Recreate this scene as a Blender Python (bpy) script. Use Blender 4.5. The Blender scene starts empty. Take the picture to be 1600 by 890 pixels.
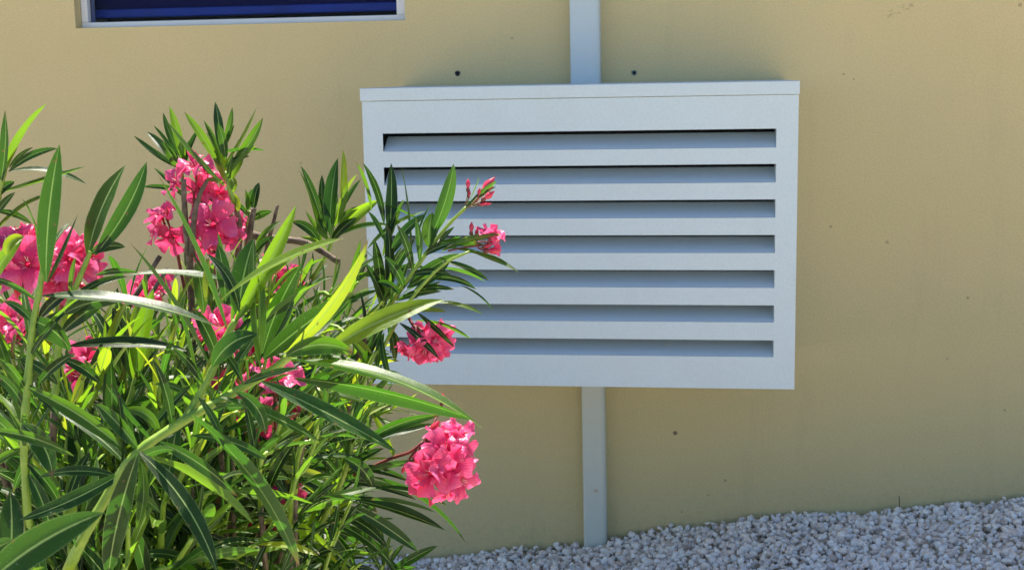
import bpy, math, random
import numpy as np
from mathutils import Vector, Matrix
R = math.radians
random.seed(7); rng = np.random.default_rng(7)
sc = bpy.context.scene
COL = sc.collection

# ------------------------------------------------------------------ camera
FPX = 2055.0
n_ = np.array([283., -330., 2055.]); n_ /= np.linalg.norm(n_)        # into the wall, camera coords (x right, y down, z forward)
r_ = np.array([14984., 48., -2055.]); r_ -= n_ * r_.dot(n_); r_ /= np.linalg.norm(r_)
d_ = np.cross(n_, r_)                                                 # down
if d_[1] < 0: d_ = -d_
CX = np.array([r_[0], n_[0], -d_[0]])                                 # camera axes written in world coords (X right, Y into wall, Z up)
CY = np.array([r_[1], n_[1], -d_[1]])                                 # image down
CZ = np.array([r_[2], n_[2], -d_[2]])                                 # forward
def ray(px, py): return CX * (px - 800) / FPX + CY * (py - 445) / FPX + CZ
BOX_D = 0.46
a, b = ray(562, 138), ray(1250, 126)
DF = 1.0 / (b[0] / b[1] - a[0] / a[1])                                # camera to cover front when the cover is 1 m wide
D = DF + BOX_D
g = ray(930, 846) * D / ray(930, 846)[1]
CAM = np.array([0.0, -D, -g[2]])                                      # ground at the trunking foot is z = 0
def at(px, py, Y):
    r = ray(px, py); return CAM + r * ((Y - CAM[1]) / r[1])
def P(px, py, Z): return CAM + ray(px, py) * Z                        # Z = depth from the camera in metres
cam = bpy.data.cameras.new('camera'); co = bpy.data.objects.new('camera', cam); COL.objects.link(co)
M = Matrix.Identity(4)
for i in range(3):
    M[i][0] = CX[i]; M[i][1] = -CY[i]; M[i][2] = -CZ[i]; M[i][3] = CAM[i]
co.matrix_world = M
cam.sensor_width = 36; cam.lens = FPX / 1600 * 36; cam.clip_end = 1000; cam.clip_start = 0.02
cam.dof.use_dof = True; cam.dof.focus_distance = 1.75; cam.dof.aperture_fstop = 22
sc.camera = co

# ------------------------------------------------------------------ light
SUN_EL, SUN_AZ = 66, -14         # azimuth from +Y (behind the house), negative = to the left
w = bpy.data.worlds.new('World'); sc.world = w; w.use_nodes = True
nt = w.node_tree; bg = nt.nodes['Background']
sky = nt.nodes.new('ShaderNodeTexSky'); sky.sky_type = 'NISHITA'; sky.sun_disc = False
sky.sun_elevation = R(SUN_EL); sky.sun_rotation = R(SUN_AZ); sky.air_density = 1.0; sky.dust_density = 0.0; sky.ozone_density = 5.0
nt.links.new(sky.outputs[0], bg.inputs[0]); bg.inputs[1].default_value = 0.082
sd = bpy.data.lights.new('sun', 'SUN'); sd.energy = 5.0; sd.angle = R(0.5); sd.color = (1, .93, .82)
so = bpy.data.objects.new('sun', sd); COL.objects.link(so)
sv = Vector((math.sin(R(SUN_AZ)) * math.cos(R(SUN_EL)), math.cos(R(SUN_AZ)) * math.cos(R(SUN_EL)), math.sin(R(SUN_EL))))
so.rotation_euler = sv.to_track_quat('Z', 'Y').to_euler(); so.location = sv * 10
sc.view_settings.view_transform = 'Standard'; sc.view_settings.look = 'None'
sc.view_settings.exposure = 1.46; sc.view_settings.gamma = 1
sc.cycles.use_denoising = True
sc.cycles.max_bounces = 10; sc.cycles.transparent_max_bounces = 8

# ------------------------------------------------------------------ helpers
def link(o, parent=None):
    COL.objects.link(o)
    if parent is not None: o.parent = parent
    return o
def tag(o, label=None, cat=None, group=None, kind=None):
    if label: o['label'] = label
    if cat: o['category'] = cat
    if group: o['group'] = group
    if kind: o['kind'] = kind
    return o
def empty(name, loc, label, cat, group=None):
    o = bpy.data.objects.new(name, None); o.empty_display_size = .05; link(o); o.location = loc
    return tag(o, label, cat, group)
def meshobj(name, V, F, mats, parent=None, smooth=False, matidx=None, uv=None, attrs=None, loc=None):
    me = bpy.data.meshes.new(name)
    V = np.asarray(V, dtype=np.float64).reshape(-1, 3)
    off = np.zeros(3)
    if parent is not None:
        p = parent
        while p is not None: off += np.array(p.location); p = p.parent
    if loc is not None: off = np.array(loc)
    V = V - off
    me.from_pydata(V.tolist(), [], [list(map(int, f)) for f in F])
    for m in (mats if isinstance(mats, (list, tuple)) else [mats]): me.materials.append(m)
    if matidx is not None: me.polygons.foreach_set('material_index', np.asarray(matidx, dtype=np.int32))
    if smooth: me.polygons.foreach_set('use_smooth', [True] * len(F))
    li = np.zeros(len(me.loops), dtype=np.int32); me.loops.foreach_get('vertex_index', li)
    if uv is not None:
        l = me.uv_layers.new(name='UVMap'); l.data.foreach_set('uv', np.asarray(uv)[li].ravel())
    for k, v in (attrs or {}).items():
        at_ = me.attributes.new(k, 'FLOAT', 'POINT'); at_.data.foreach_set('value', np.asarray(v, dtype=np.float32))
    me.update()
    o = bpy.data.objects.new(name, me); link(o, parent)
    if loc is not None and parent is None: o.location = loc
    return o
class MB:
    def __init__(s): s.V = []; s.F = []; s.M = []
    def add(s, V, F, m=0):
        k = len(s.V); s.V += [tuple(v) for v in V]; s.F += [tuple(i + k for i in f) for f in F]; s.M += [m] * len(F)
    def box(s, x0, x1, y0, y1, z0, z1, m=0):
        V = [(x, y, z) for z in (z0, z1) for y in (y0, y1) for x in (x0, x1)]
        s.add(V, [(0, 2, 3, 1), (4, 5, 7, 6), (0, 1, 5, 4), (2, 6, 7, 3), (0, 4, 6, 2), (1, 3, 7, 5)], m)
    def build(s, name, mats, parent=None, smooth=False, bevel=0, loc=None, seg=2):
        o = meshobj(name, s.V, s.F, mats, parent, smooth, s.M, loc=loc)
        if bevel:
            b = o.modifiers.new('bevel', 'BEVEL'); b.width = bevel; b.segments = seg; b.limit_method = 'ANGLE'
        return o
def tube(mb, pts, rad, n=7, m=0, cap=True, jit=0):
    pts = [np.array(p, float) for p in pts]; N = len(pts)
    rad = [rad] * N if np.isscalar(rad) else rad
    up = np.array([.31, .2, .93]); V = []; prev = None
    for i, p in enumerate(pts):
        t = pts[min(i + 1, N - 1)] - pts[max(i - 1, 0)]; t /= np.linalg.norm(t) + 1e-9
        s = np.cross(t, up if prev is None else prev); 
        if prev is not None: s = np.cross(t, np.cross(prev, t))
        if np.linalg.norm(s) < 1e-6: s = np.cross(t, [1, 0, 0])
        s /= np.linalg.norm(s); prev = s; q = np.cross(t, s)
        for k in range(n):
            a = 2 * math.pi * k / n; rr = rad[i] * (1 + jit * (random.random() - .5))
            V.append(p + (s * math.cos(a) + q * math.sin(a)) * rr)
    F = [(i * n + k, i * n + (k + 1) % n, (i + 1) * n + (k + 1) % n, (i + 1) * n + k) for i in range(N - 1) for k in range(n)]
    if cap: F += [tuple(range(n - 1, -1, -1)), tuple((N - 1) * n + k for k in range(n))]
    mb.add(V, F, m)
def bez(p0, p1, p2, n):
    t = np.linspace(0, 1, n)[:, None]
    return (1 - t) ** 2 * p0 + 2 * t * (1 - t) * p1 + t * t * p2
def catmull(pts, n=5):
    pts = [np.array(p, float) for p in pts]
    q = [2 * pts[0] - pts[1]] + pts + [2 * pts[-1] - pts[-2]]; out = []
    for i in range(1, len(q) - 2):
        for k in range(n):
            t = k / n
            out.append(.5 * ((2 * q[i]) + (-q[i-1] + q[i+1]) * t + (2*q[i-1] - 5*q[i] + 4*q[i+1] - q[i+2]) * t*t + (-q[i-1] + 3*q[i] - 3*q[i+1] + q[i+2]) * t**3))
    out.append(pts[-1]); return out

# ------------------------------------------------------------------ materials
class Mat:
    def __init__(s, name):
        s.m = bpy.data.materials.new(name); s.m.use_nodes = True; s.t = s.m.node_tree
        s.b = s.t.nodes['Principled BSDF']; s.out = s.t.nodes['Material Output']
    def n(s, typ, **kw):
        x = s.t.nodes.new(typ)
        for k, v in kw.items():
            if k.startswith('i_'):
                key = k[2:]; key = int(key) if key.isdigit() else key.replace('_', ' ')
                x.inputs[key].default_value = v
            else: setattr(x, k, v)
        return x
    def l(s, a, b): s.t.links.new(a, b)
    def coord(s, out='Object', scale=(1, 1, 1)):
        c = s.n('ShaderNodeTexCoord'); mp = s.n('ShaderNodeMapping'); mp.inputs['Scale'].default_value = scale
        s.l(c.outputs[out], mp.inputs[0]); return mp.outputs[0]
    def noise(s, v, scale, detail=3, rough=.5):
        x = s.n('ShaderNodeTexNoise'); x.inputs['Scale'].default_value = scale; x.inputs['Detail'].default_value = detail; x.inputs['Roughness'].default_value = rough
        s.l(v, x.inputs['Vector']); return x.outputs['Fac']
    def ramp(s, f, stops):
        x = s.n('ShaderNodeValToRGB'); cr = x.color_ramp
        while len(cr.elements) < len(stops): cr.elements.new(.5)
        for e, (p, c) in zip(cr.elements, stops): e.position = p; e.color = (*c, 1) if len(c) == 3 else c
        s.l(f, x.inputs[0]); return x.outputs[0]
    def mix(s, f, a, b, typ='MIX'):
        x = s.n('ShaderNodeMix', data_type='RGBA', blend_type=typ)
        for sock, v in ((x.inputs[0], f), (x.inputs[6], a), (x.inputs[7], b)):
            if hasattr(v, 'links'): s.l(v, sock)
            elif isinstance(v, (int, float)): sock.default_value = v
            else: sock.default_value = (*v, 1)
        return x.outputs[2]
    def math(s, op, a, b=0, c=0):
        x = s.n('ShaderNodeMath', operation=op)
        for i, v in enumerate((a, b, c)):
            if hasattr(v, 'links'): s.l(v, x.inputs[i])
            else: x.inputs[i].default_value = v
        return x.outputs[0]
    def bump(s, h, strength=.3, dist=.002):
        x = s.n('ShaderNodeBump'); x.inputs['Strength'].default_value = strength; x.inputs['Distance'].default_value = dist
        s.l(h, x.inputs['Height']); s.l(x.outputs[0], s.b.inputs['Normal']); return x.outputs[0]
    def base(s, c):
        if hasattr(c, 'links'): s.l(c, s.b.inputs['Base Color'])
        else: s.b.inputs['Base Color'].default_value = (*c, 1)
        return s
    def set(s, **kw):
        for k, v in kw.items():
            s.b.inputs[k.replace('_', ' ')].default_value = v
        return s
def BLK(v): return (v, v, v)

def mat_wall():
    m = Mat('beige painted render'); v = m.coord()
    big = m.noise(v, .9, 4, .6); mid = m.noise(v, 5.5, 4, .6); fine = m.noise(v, 230, 3, .75); fine2 = m.noise(v, 130, 3, .6)
    c = m.ramp(big, [(.3, (.555, .455, .235)), (.5, (.585, .48, .25)), (.7, (.59, .47, .255))])
    c = m.mix(m.ramp(mid, [(.35, BLK(0)), (.7, BLK(.25))]), c, (.50, .45, .215))
    c = m.mix(.24, c, m.ramp(fine, [(.25, (.28, .21, .10)), (.75, (.90, .73, .38))]))
    # specks of dirt
    vo = m.n('ShaderNodeTexVoronoi', feature='F1'); vo.inputs['Scale'].default_value = 7; m.l(v, vo.inputs['Vector'])
    sep = m.n('ShaderNodeSeparateColor'); m.l(vo.outputs['Color'], sep.inputs[0])
    lim = m.math('MULTIPLY', m.math('GREATER_THAN', sep.outputs[0], .72), m.math('MULTIPLY', sep.outputs[1], .026))
    spot = m.math('MULTIPLY', m.math('LESS_THAN', vo.outputs['Distance'], lim), .55)
    c = m.mix(spot, c, (.10, .075, .04))
    # faint drip and rub stains
    st = m.noise(m.coord(scale=(5, 5, .7)), 2.2, 4, .7)
    c = m.mix(m.ramp(st, [(.56, BLK(0)), (.75, BLK(.16))]), c, (.36, .30, .18))
    # dirt splashed up from the gravel
    g = m.n('ShaderNodeSeparateXYZ'); m.l(m.coord(), g.inputs[0])
    sp = m.noise(v, 60, 3, .7)
    low = m.math('MULTIPLY', m.ramp(m.math('SUBTRACT', g.outputs[2], m.math('MULTIPLY', g.outputs[0], .1)), [(0, BLK(.8)), (.22, BLK(0))]), m.ramp(sp, [(.5, BLK(0)), (.62, BLK(.3))]))
    c = m.mix(low, c, (.36, .27, .15))
    for (px_, py_, rp_) in ((1055, 676, 3.4), (1298, 354, 2.2), (1386, 378, 2.6), (1512, 465, 2.2), (800, 60, 2), (1107, 773, 1.6), (1065, 799, 1.8), (1318, 116, 1.8), (1334, 124, 1.5), (1594, 8, 3), (470, 255, 1.8), (1133, 750, 2.4), (1570, 640, 2), (1480, 560, 1.6)):
        q = at(px_, py_, 0); r_px = rp_ / 585
        d1 = m.math('SUBTRACT', g.outputs[0], float(q[0])); d2 = m.math('SUBTRACT', g.outputs[2], float(q[2]))
        dd = m.math('ADD', m.math('MULTIPLY', d1, d1), m.math('MULTIPLY', d2, d2))
        c = m.mix(m.math('MULTIPLY', m.math('LESS_THAN', dd, r_px * r_px), .75 if rp_ > 3 else .36), c, (.06, .045, .03))
    # rubbed dark scuff high on the wall
    q = at(1402, 18, 0)
    dx = m.math('DIVIDE', m.math('SUBTRACT', g.outputs[0], float(q[0])), .045); dz = m.math('DIVIDE', m.math('SUBTRACT', m.math('SUBTRACT', g.outputs[2], float(q[2])), m.math('MULTIPLY', m.math('SUBTRACT', g.outputs[0], float(q[0])), .45)), .011)
    rr = m.math('ADD', m.math('MULTIPLY', dx, dx), m.math('MULTIPLY', dz, dz))
    scn = m.noise(m.coord(scale=(60, 60, 190)), 1, 2, .6)
    sc_ = m.math('MULTIPLY', m.math('LESS_THAN', rr, 1), m.ramp(scn, [(.52, BLK(0)), (.62, BLK(.4))]))
    c = m.mix(sc_, c, (.13, .11, .075))
    m.base(c).set(Roughness=.88); m.b.inputs['Specular IOR Level'].default_value = .25
    m.bump(m.math('ADD', m.math('MULTIPLY', fine, .6), m.math('ADD', fine2, m.math('MULTIPLY', mid, 1.5))), .55, .002)
    return m.m
def mat_paint(name, col, dirt=(.4, .38, .33), rough=.45, amt=.12, grain=.05, spots=()):
    m = Mat(name); v = m.coord()
    a = m.noise(v, 9, 5, .65); f = m.noise(v, 380, 2, .6)
    c = m.mix(m.ramp(a, [(.45, BLK(0)), (.8, BLK(amt * 2))]), col, dirt)
    c = m.mix(grain, c, m.ramp(f, [(.3, BLK(.2)), (.7, BLK(1))]))
    s = m.noise(m.coord(scale=(14, 14, 1.2)), 2, 3, .6)
    c = m.mix(m.ramp(s, [(.55, BLK(0)), (.85, BLK(amt))]), c, dirt)
    for (q, rx, rz, col2) in spots:
        g = m.n('ShaderNodeSeparateXYZ'); m.l(m.coord(), g.inputs[0])
        d1 = m.math('DIVIDE', m.math('SUBTRACT', g.outputs[0], float(q[0])), rx); d2 = m.math('DIVIDE', m.math('SUBTRACT', g.outputs[2], float(q[2])), rz)
        dd = m.math('ADD', m.math('ADD', m.math('MULTIPLY', d1, d1), m.math('MULTIPLY', d2, d2)), m.math('MULTIPLY', m.noise(v, 300, 2, .6), .8))
        c = m.mix(m.ramp(dd, [(.5, BLK(.6)), (1, BLK(0))]), c, col2)
    m.base(c).set(Roughness=rough); m.bump(f, .12, .0006)
    return m.m
def mat_simple(name, col, rough=.6, spec=.5, var=.25, scale=30):
    m = Mat(name); v = m.coord(); f = m.noise(v, scale, 4, .6)
    c = m.mix(m.ramp(f, [(.3, BLK(0)), (.75, BLK(1))]), tuple(x * (1 - var) for x in col), tuple(min(1, x * (1 + var)) for x in col))
    m.base(c).set(Roughness=rough); m.b.inputs['Specular IOR Level'].default_value = spec; m.bump(f, .2, .001)
    return m.m
def mat_leaf():
    m = Mat('oleander leaf')
    uv = m.n('ShaderNodeUVMap'); sx = m.n('ShaderNodeSeparateXYZ'); m.l(uv.outputs[0], sx.inputs[0])
    au = m.math('ABSOLUTE', m.math('SUBTRACT', sx.outputs[0], .5))
    tint = m.n('ShaderNodeAttribute', attribute_name='tint').outputs['Fac']
    v = m.coord(); n1 = m.noise(v, 45, 3, .6); n2 = m.noise(v, 900, 2, .5)
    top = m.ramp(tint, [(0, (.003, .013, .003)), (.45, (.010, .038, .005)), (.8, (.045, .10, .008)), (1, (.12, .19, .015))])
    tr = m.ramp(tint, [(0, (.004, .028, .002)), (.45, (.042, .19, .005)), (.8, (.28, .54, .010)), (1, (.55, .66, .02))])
    top = m.mix(m.ramp(n1, [(.4, BLK(0)), (.8, BLK(.35))]), top, (.035, .09, .02))
    # veins: many fine side veins and the pale midrib and margin
    wv = m.math('SINE', m.math('MULTIPLY', m.math('SUBTRACT', sx.outputs[1], m.math('MULTIPLY', au, .22)), 330))
    veins = m.ramp(wv, [(.55, BLK(0)), (1, BLK(.18))])
    top = m.mix(veins, top, (.08, .15, .04)); tr = m.mix(veins, tr, (.5, .75, .1))
    rib = m.ramp(au, [(.022, BLK(1)), (.042, BLK(0))]); edge = m.ramp(au, [(.472, BLK(0)), (.492, BLK(.75))])
    pale = m.math('MAXIMUM', rib, edge)
    top = m.mix(pale, top, (.36, .48, .16)); tr = m.mix(rib, tr, (.10, .25, .03))
    tipb = m.math('MULTIPLY', m.ramp(sx.outputs[1], [(.88, BLK(0)), (.97, BLK(1))]), m.ramp(m.noise(v, 14, 2, .5), [(.56, BLK(0)), (.62, BLK(1))]))
    spt = m.ramp(m.noise(v, 130, 2, .5), [(.70, BLK(0)), (.73, BLK(.8))])
    brown = m.math('MAXIMUM', tipb, spt); top = m.mix(brown, top, (.13, .085, .035)); tr = m.mix(brown, tr, (.16, .11, .03))
    # dust specks on the face
    dust = m.ramp(m.noise(v, 650, 2, .6), [(.64, BLK(0)), (.7, BLK(.5))]); blot = m.ramp(n1, [(.45, BLK(0)), (.6, BLK(1))])
    top = m.mix(m.math('MULTIPLY', dust, blot), top, (.42, .46, .36))
    # paler underside
    geo = m.n('ShaderNodeNewGeometry')
    face = m.mix(m.math('MULTIPLY', geo.outputs['Backfacing'], .8), top, m.mix(.55, top, (.10, .18, .06)))
    m.base(face); m.b.inputs['Roughness'].default_value = .3
    m.l(m.ramp(geo.outputs['Backfacing'], [(0, BLK(.36)), (1, BLK(.5))]), m.b.inputs['Roughness'])
    m.b.inputs['Specular IOR Level'].default_value = .36
    nb = m.bump(m.math('ADD', m.math('MULTIPLY', n2, .3), m.math('SUBTRACT', m.math('MULTIPLY', n1, 2), m.math('MULTIPLY', wv, .12))), .3, .001)
    t = m.n('ShaderNodeBsdfTranslucent'); m.l(tr, t.inputs[0]); m.l(nb, t.inputs[1])
    mx = m.n('ShaderNodeMixShader'); mx.inputs[0].default_value = .42
    m.l(m.b.outputs[0], mx.inputs[1]); m.l(t.outputs[0], mx.inputs[2]); m.l(mx.outputs[0], m.out.inputs[0])
    return m.m
def mat_petal():
    m = Mat('pink petal'); uv = m.n('ShaderNodeUVMap'); sx = m.n('ShaderNodeSeparateXYZ'); m.l(uv.outputs[0], sx.inputs[0])
    wv = m.math('SINE', m.math('MULTIPLY', sx.outputs[0], 42)); v = m.coord(); n1 = m.noise(v, 70, 3, .6)
    c = m.ramp(sx.outputs[1], [(0, (.30, .006, .06)), (.3, (.70, .03, .17)), (1, (.88, .17, .38))])
    c = m.mix(m.ramp(wv, [(.4, BLK(0)), (1, BLK(.3))]), c, (.74, .03, .14))
    c = m.mix(m.ramp(n1, [(.5, BLK(0)), (.8, BLK(.35))]), c, (.95, .36, .50))  # pale blotches: sunlit highlights mixed into the petal colour
    m.base(c).set(Roughness=.36); m.b.inputs['Specular IOR Level'].default_value = .35
    nb = m.bump(m.math('ADD', n1, m.math('MULTIPLY', wv, .12)), .35, .002)
    t = m.n('ShaderNodeBsdfTranslucent'); m.l(m.mix(.6, c, (.95, .04, .15)), t.inputs[0]); m.l(nb, t.inputs[1])
    mx = m.n('ShaderNodeMixShader'); mx.inputs[0].default_value = .45
    m.l(m.b.outputs[0], mx.inputs[1]); m.l(t.outputs[0], mx.inputs[2]); m.l(mx.outputs[0], m.out.inputs[0])
    return m.m
def mat_stone():
    m = Mat('pale crushed stone'); col = m.n('ShaderNodeAttribute', attribute_name='tint').outputs['Fac']; v = m.coord()
    c = m.ramp(col, [(0, (.42, .34, .28)), (.12, (.74, .62, .54)), (.3, (.86, .76, .68)), (.6, (.92, .84, .76)), (.86, (.95, .90, .84)), (1, (.80, .66, .56))])
    n1 = m.noise(v, 160, 4, .65)
    c = m.mix(m.ramp(n1, [(.5, BLK(0)), (.85, BLK(.35))]), c, (.50, .46, .42))
    m.base(c).set(Roughness=.85); m.bump(n1, .5, .002)
    return m.m
def mat_ground():
    m = Mat('pale gravel ground'); v = m.coord()
    vo = m.n('ShaderNodeTexVoronoi', feature='F1'); vo.inputs['Scale'].default_value = 55; m.l(v, vo.inputs['Vector'])
    sep = m.n('ShaderNodeSeparateColor'); m.l(vo.outputs['Color'], sep.inputs[0])
    c = m.ramp(sep.outputs[0], [(0, (.42, .35, .25)), (.3, (.66, .56, .41)), (1, (.80, .71, .55))])
    c = m.mix(m.ramp(vo.outputs['Distance'], [(.35, BLK(0)), (.75, BLK(.8))]), c, (.22, .19, .15))
    m.base(c).set(Roughness=.9); m.bump(m.math('SUBTRACT', 1, vo.outputs['Distance']), .8, .012)
    return m.m
def mat_soil():
    m = Mat('dry soil'); v = m.coord(); n1 = m.noise(v, 22, 6, .7); n2 = m.noise(v, 140, 4, .7)
    c = m.ramp(n1, [(.3, (.075, .045, .028)), (.7, (.20, .135, .09))])
    m.base(m.mix(m.ramp(n2, [(.5, BLK(0)), (.7, BLK(.5))]), c, (.26, .18, .12))).set(Roughness=.95); m.bump(m.math('ADD', n1, n2), .9, .015)
    return m.m
def mat_bark():
    m = Mat('oleander bark'); v = m.coord(); n1 = m.noise(v, 60, 5, .7)
    c = m.ramp(n1, [(.3, (.05, .032, .018)), (.55, (.15, .105, .065)), (.8, (.36, .29, .21))])
    m.base(c).set(Roughness=.8); m.bump(n1, .6, .003)
    return m.m
def mat_greenstem():
    m = Mat('green oleander stem'); v = m.coord(); n1 = m.noise(v, 50, 4, .6)
    c = m.ramp(n1, [(.3, (.13, .24, .02)), (.6, (.24, .36, .035)), (.85, (.36, .40, .08))])
    m.base(c).set(Roughness=.42); m.b.inputs['Subsurface Weight'].default_value = .15; m.b.inputs['Subsurface Radius'].default_value = (.004, .006, .001); m.bump(n1, .3, .001)
    return m.m
MW = mat_wall()
MPAINT = mat_paint('pale grey powder coat', (.525, .63, .675), (.46, .47, .45), .42, .09, grain=.09)
MTRUNK = mat_paint('pale blue grey plastic', (.50, .58, .585), (.46, .43, .33), .5, .14)
MWHITE = mat_paint('off white window paint', (.68, .70, .72), (.5, .47, .4), .5, .12)
MLEAF, MPETAL, MSTONE, MGROUND, MSOIL, MBARK, MGREEN = mat_leaf(), mat_petal(), mat_stone(), mat_ground(), mat_soil(), mat_bark(), mat_greenstem()
MCALYX = mat_simple('maroon flower stalk', (.20, .045, .035), .5, .4, .4, 90)
MSTALK = mat_simple('greenish brown flower stalk', (.24, .17, .07), .5, .4, .4, 90)
MSTAMEN = mat_simple('pale pink stamen', (.88, .50, .50), .5, .4, .15, 90)
MBUD = mat_simple('deep pink bud', (.62, .035, .075), .4, .5, .35, 120)
MDARK = mat_simple('black fill for unlit depth', (.012, .012, .013), .85, .2, .3, 40)  # flat black standing for shade in deep gaps and holes
MSTEEL = mat_simple('dark fixing', (.03, .032, .03), .5, .5, .3, 100)
MRING = mat_simple('grey plug ring', (.16, .20, .17), .6, .4, .3, 100)
MNAVY = mat_simple('navy glass tint', (.005, .002, .07), .8, .2, .25, 8)
MBLUE = mat_simple('blue glass reflection', (.003, .05, .34), .45, .5, .2, 12)
MROOF = mat_simple('roof concrete', (.38, .36, .33), .9, .2, .2, 5)
MTWIG = mat_simple('dry dark twig', (.045, .03, .02), .8, .3, .3, 90)
MDRY = mat_simple('dry fallen leaf', (.33, .20, .085), .7, .3, .45, 60)
mg = Mat('window glass'); mg.base((.55, .62, .8)).set(Roughness=.04, IOR=1.45); mg.b.inputs['Transmission Weight'].default_value = 1.0; mg.b.inputs['Specular IOR Level'].default_value = .03; mg.b.inputs['IOR'].default_value = 1.12
_v = mg.noise(mg.coord(), 3, 2); mg.bump(_v, .05, .002); MGLASS = mg.m

# ------------------------------------------------------------------ ground
prof = [(680, 864), (800, 854), (930, 841), (1040, 820), (1160, 806), (1260, 798), (1400, 790), (1500, 780), (1600, 771), (1700, 762)]
gx = [at(x, y, 0)[0] for x, y in prof]; gzv = [at(x, y, 0)[2] for x, y in prof]
gx = [-60, gx[0] - 3.0] + gx + [gx[-1] + 2.5, 60]; gzv = [gzv[0] - .16, gzv[0] - .16] + gzv + [gzv[-1] + .22, gzv[-1] + .22]
def gz(x): return np.interp(x, gx, gzv)
xs = np.array([-300, -60, -20, -8, -5] + list(np.arange(-3.5, 3.51, .1)) + [5, 8, 20, 60, 300]); ys = np.array([300, 20, 5, .05] + list(np.arange(-.05, -4.0, -.15)) + [-5, -8, -20, -60, -300])
X, Y = np.meshgrid(xs, ys); Zg = gz(X) - .018
V = np.stack([X, Y, Zg], -1).reshape(-1, 3); nx = len(xs)
F = [(j * nx + i, (j + 1) * nx + i, (j + 1) * nx + i + 1, j * nx + i + 1) for j in range(len(ys) - 1) for i in range(nx - 1)]
tag(meshobj('ground', V, F, MGROUND, smooth=True), kind='structure')
bxs = np.arange(-2.6, -.25, .08); bys = np.arange(-3.3, -1.12, .08)
X, Y = np.meshgrid(bxs, bys); Zb = gz(X) + .012 + .02 * rng.random(X.shape)
edge = (X < bxs[1]) | (X > bxs[-2]) | (Y < bys[1]) | (Y > bys[-2]); Zb[edge] = gz(X[edge]) - .03
nx = len(bxs); F = [(j * nx + i, j * nx + i + 1, (j + 1) * nx + i + 1, (j + 1) * nx + i) for j in range(len(bys) - 1) for i in range(nx - 1)]
tag(meshobj('planting_bed', np.stack([X, Y, Zb], -1).reshape(-1, 3), F, MSOIL, smooth=True), kind='structure')

# gravel stones
import bmesh
def ico(sub):
    bm = bmesh.new(); bmesh.ops.create_icosphere(bm, subdivisions=sub, radius=1)
    v = np.array([x.co[:] for x in bm.verts]); f = np.array([[q.index for q in p.verts] for p in bm.faces]); bm.free(); return v, f
def gravel():
    V0, F0 = ico(2); protos = []
    for k in range(16):
        v = V0.copy(); 
        for _ in range(11):                                           # chop flat facets like crushed stone
            d = rng.normal(size=3); d /= np.linalg.norm(d); h = rng.uniform(.42, .78); s = v @ d
            v = v - np.outer(np.maximum(s - h, 0), d)
        v *= np.array([1, rng.uniform(.65, .95), rng.uniform(.5, .8)]) * (1 + .06 * rng.normal(size=(len(v), 1)))
        protos.append(v)
    P_, T_ = [], []
    step = .0152
    for layer in range(2):
        gx_ = np.arange(-1.75, 1.85, step); gy_ = np.arange(-1.05, 0.0, step)
        XX, YY = np.meshgrid(gx_, gy_); XX = XX.ravel() + rng.uniform(-.5, .5, XX.size) * step * 1.1; YY = YY.ravel() + rng.uniform(-.5, .5, YY.size) * step * 1.1
        keep = (YY < -.008) & ((layer == 0) | (rng.random(XX.size) < .36))
        XX, YY = XX[keep], YY[keep]
        ZZ = gz(XX) - .012 + layer * rng.uniform(.003, .011, XX.size) + .002 * np.sin(XX * 9 + YY * 5) + .003 * np.sin(YY * 23 - XX * 17) + rng.normal(0, .0018, XX.size)
        P_.append(np.stack([XX, YY, ZZ], -1))
    P_ = np.concatenate(P_); n = len(P_)
    q = rng.normal(size=(n, 4)); q /= np.linalg.norm(q, axis=1)[:, None]
    w_, x_, y_, z_ = q.T
    Rm = np.stack([1-2*(y_*y_+z_*z_), 2*(x_*y_-z_*w_), 2*(x_*z_+y_*w_), 2*(x_*y_+z_*w_), 1-2*(x_*x_+z_*z_), 2*(y_*z_-x_*w_), 2*(x_*z_-y_*w_), 2*(y_*z_+x_*w_), 1-2*(x_*x_+y_*y_)], -1).reshape(n, 3, 3)
    size = .0078 + .0085 * rng.random(n) ** 1.6; size[rng.random(n) < .06] *= 1.3
    pid = rng.integers(0, 16, n); pr = np.array(protos)[pid] * size[:, None, None]
    V = np.einsum('nij,nvj->nvi', Rm, pr) + P_[:, None, :]
    V[..., 1] = np.minimum(V[..., 1], -.001)
    F = F0[None] + (np.arange(n) * len(V0))[:, None, None]
    V = V.reshape(-1, 3).astype(np.float32); F = F.reshape(-1).astype(np.int32)
    me = bpy.data.meshes.new('gravel'); me.vertices.add(len(V)); me.vertices.foreach_set('co', V.ravel())
    me.loops.add(len(F)); me.loops.foreach_set('vertex_index', F); nf = len(F) // 3
    me.polygons.add(nf); me.polygons.foreach_set('loop_start', np.arange(0, len(F), 3, dtype=np.int32)); me.polygons.foreach_set('loop_total', np.full(nf, 3, dtype=np.int32))
    me.update(calc_edges=True)
    a = me.attributes.new('tint', 'FLOAT', 'POINT'); a.data.foreach_set('value', np.repeat(rng.random(n), len(V0)).astype(np.float32))
    me.materials.append(MSTONE); o = bpy.data.objects.new('gravel', me); link(o)
    tag(o, 'pale grey crushed stone gravel banked against the beige wall', 'gravel', kind='stuff')
gravel()

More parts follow.
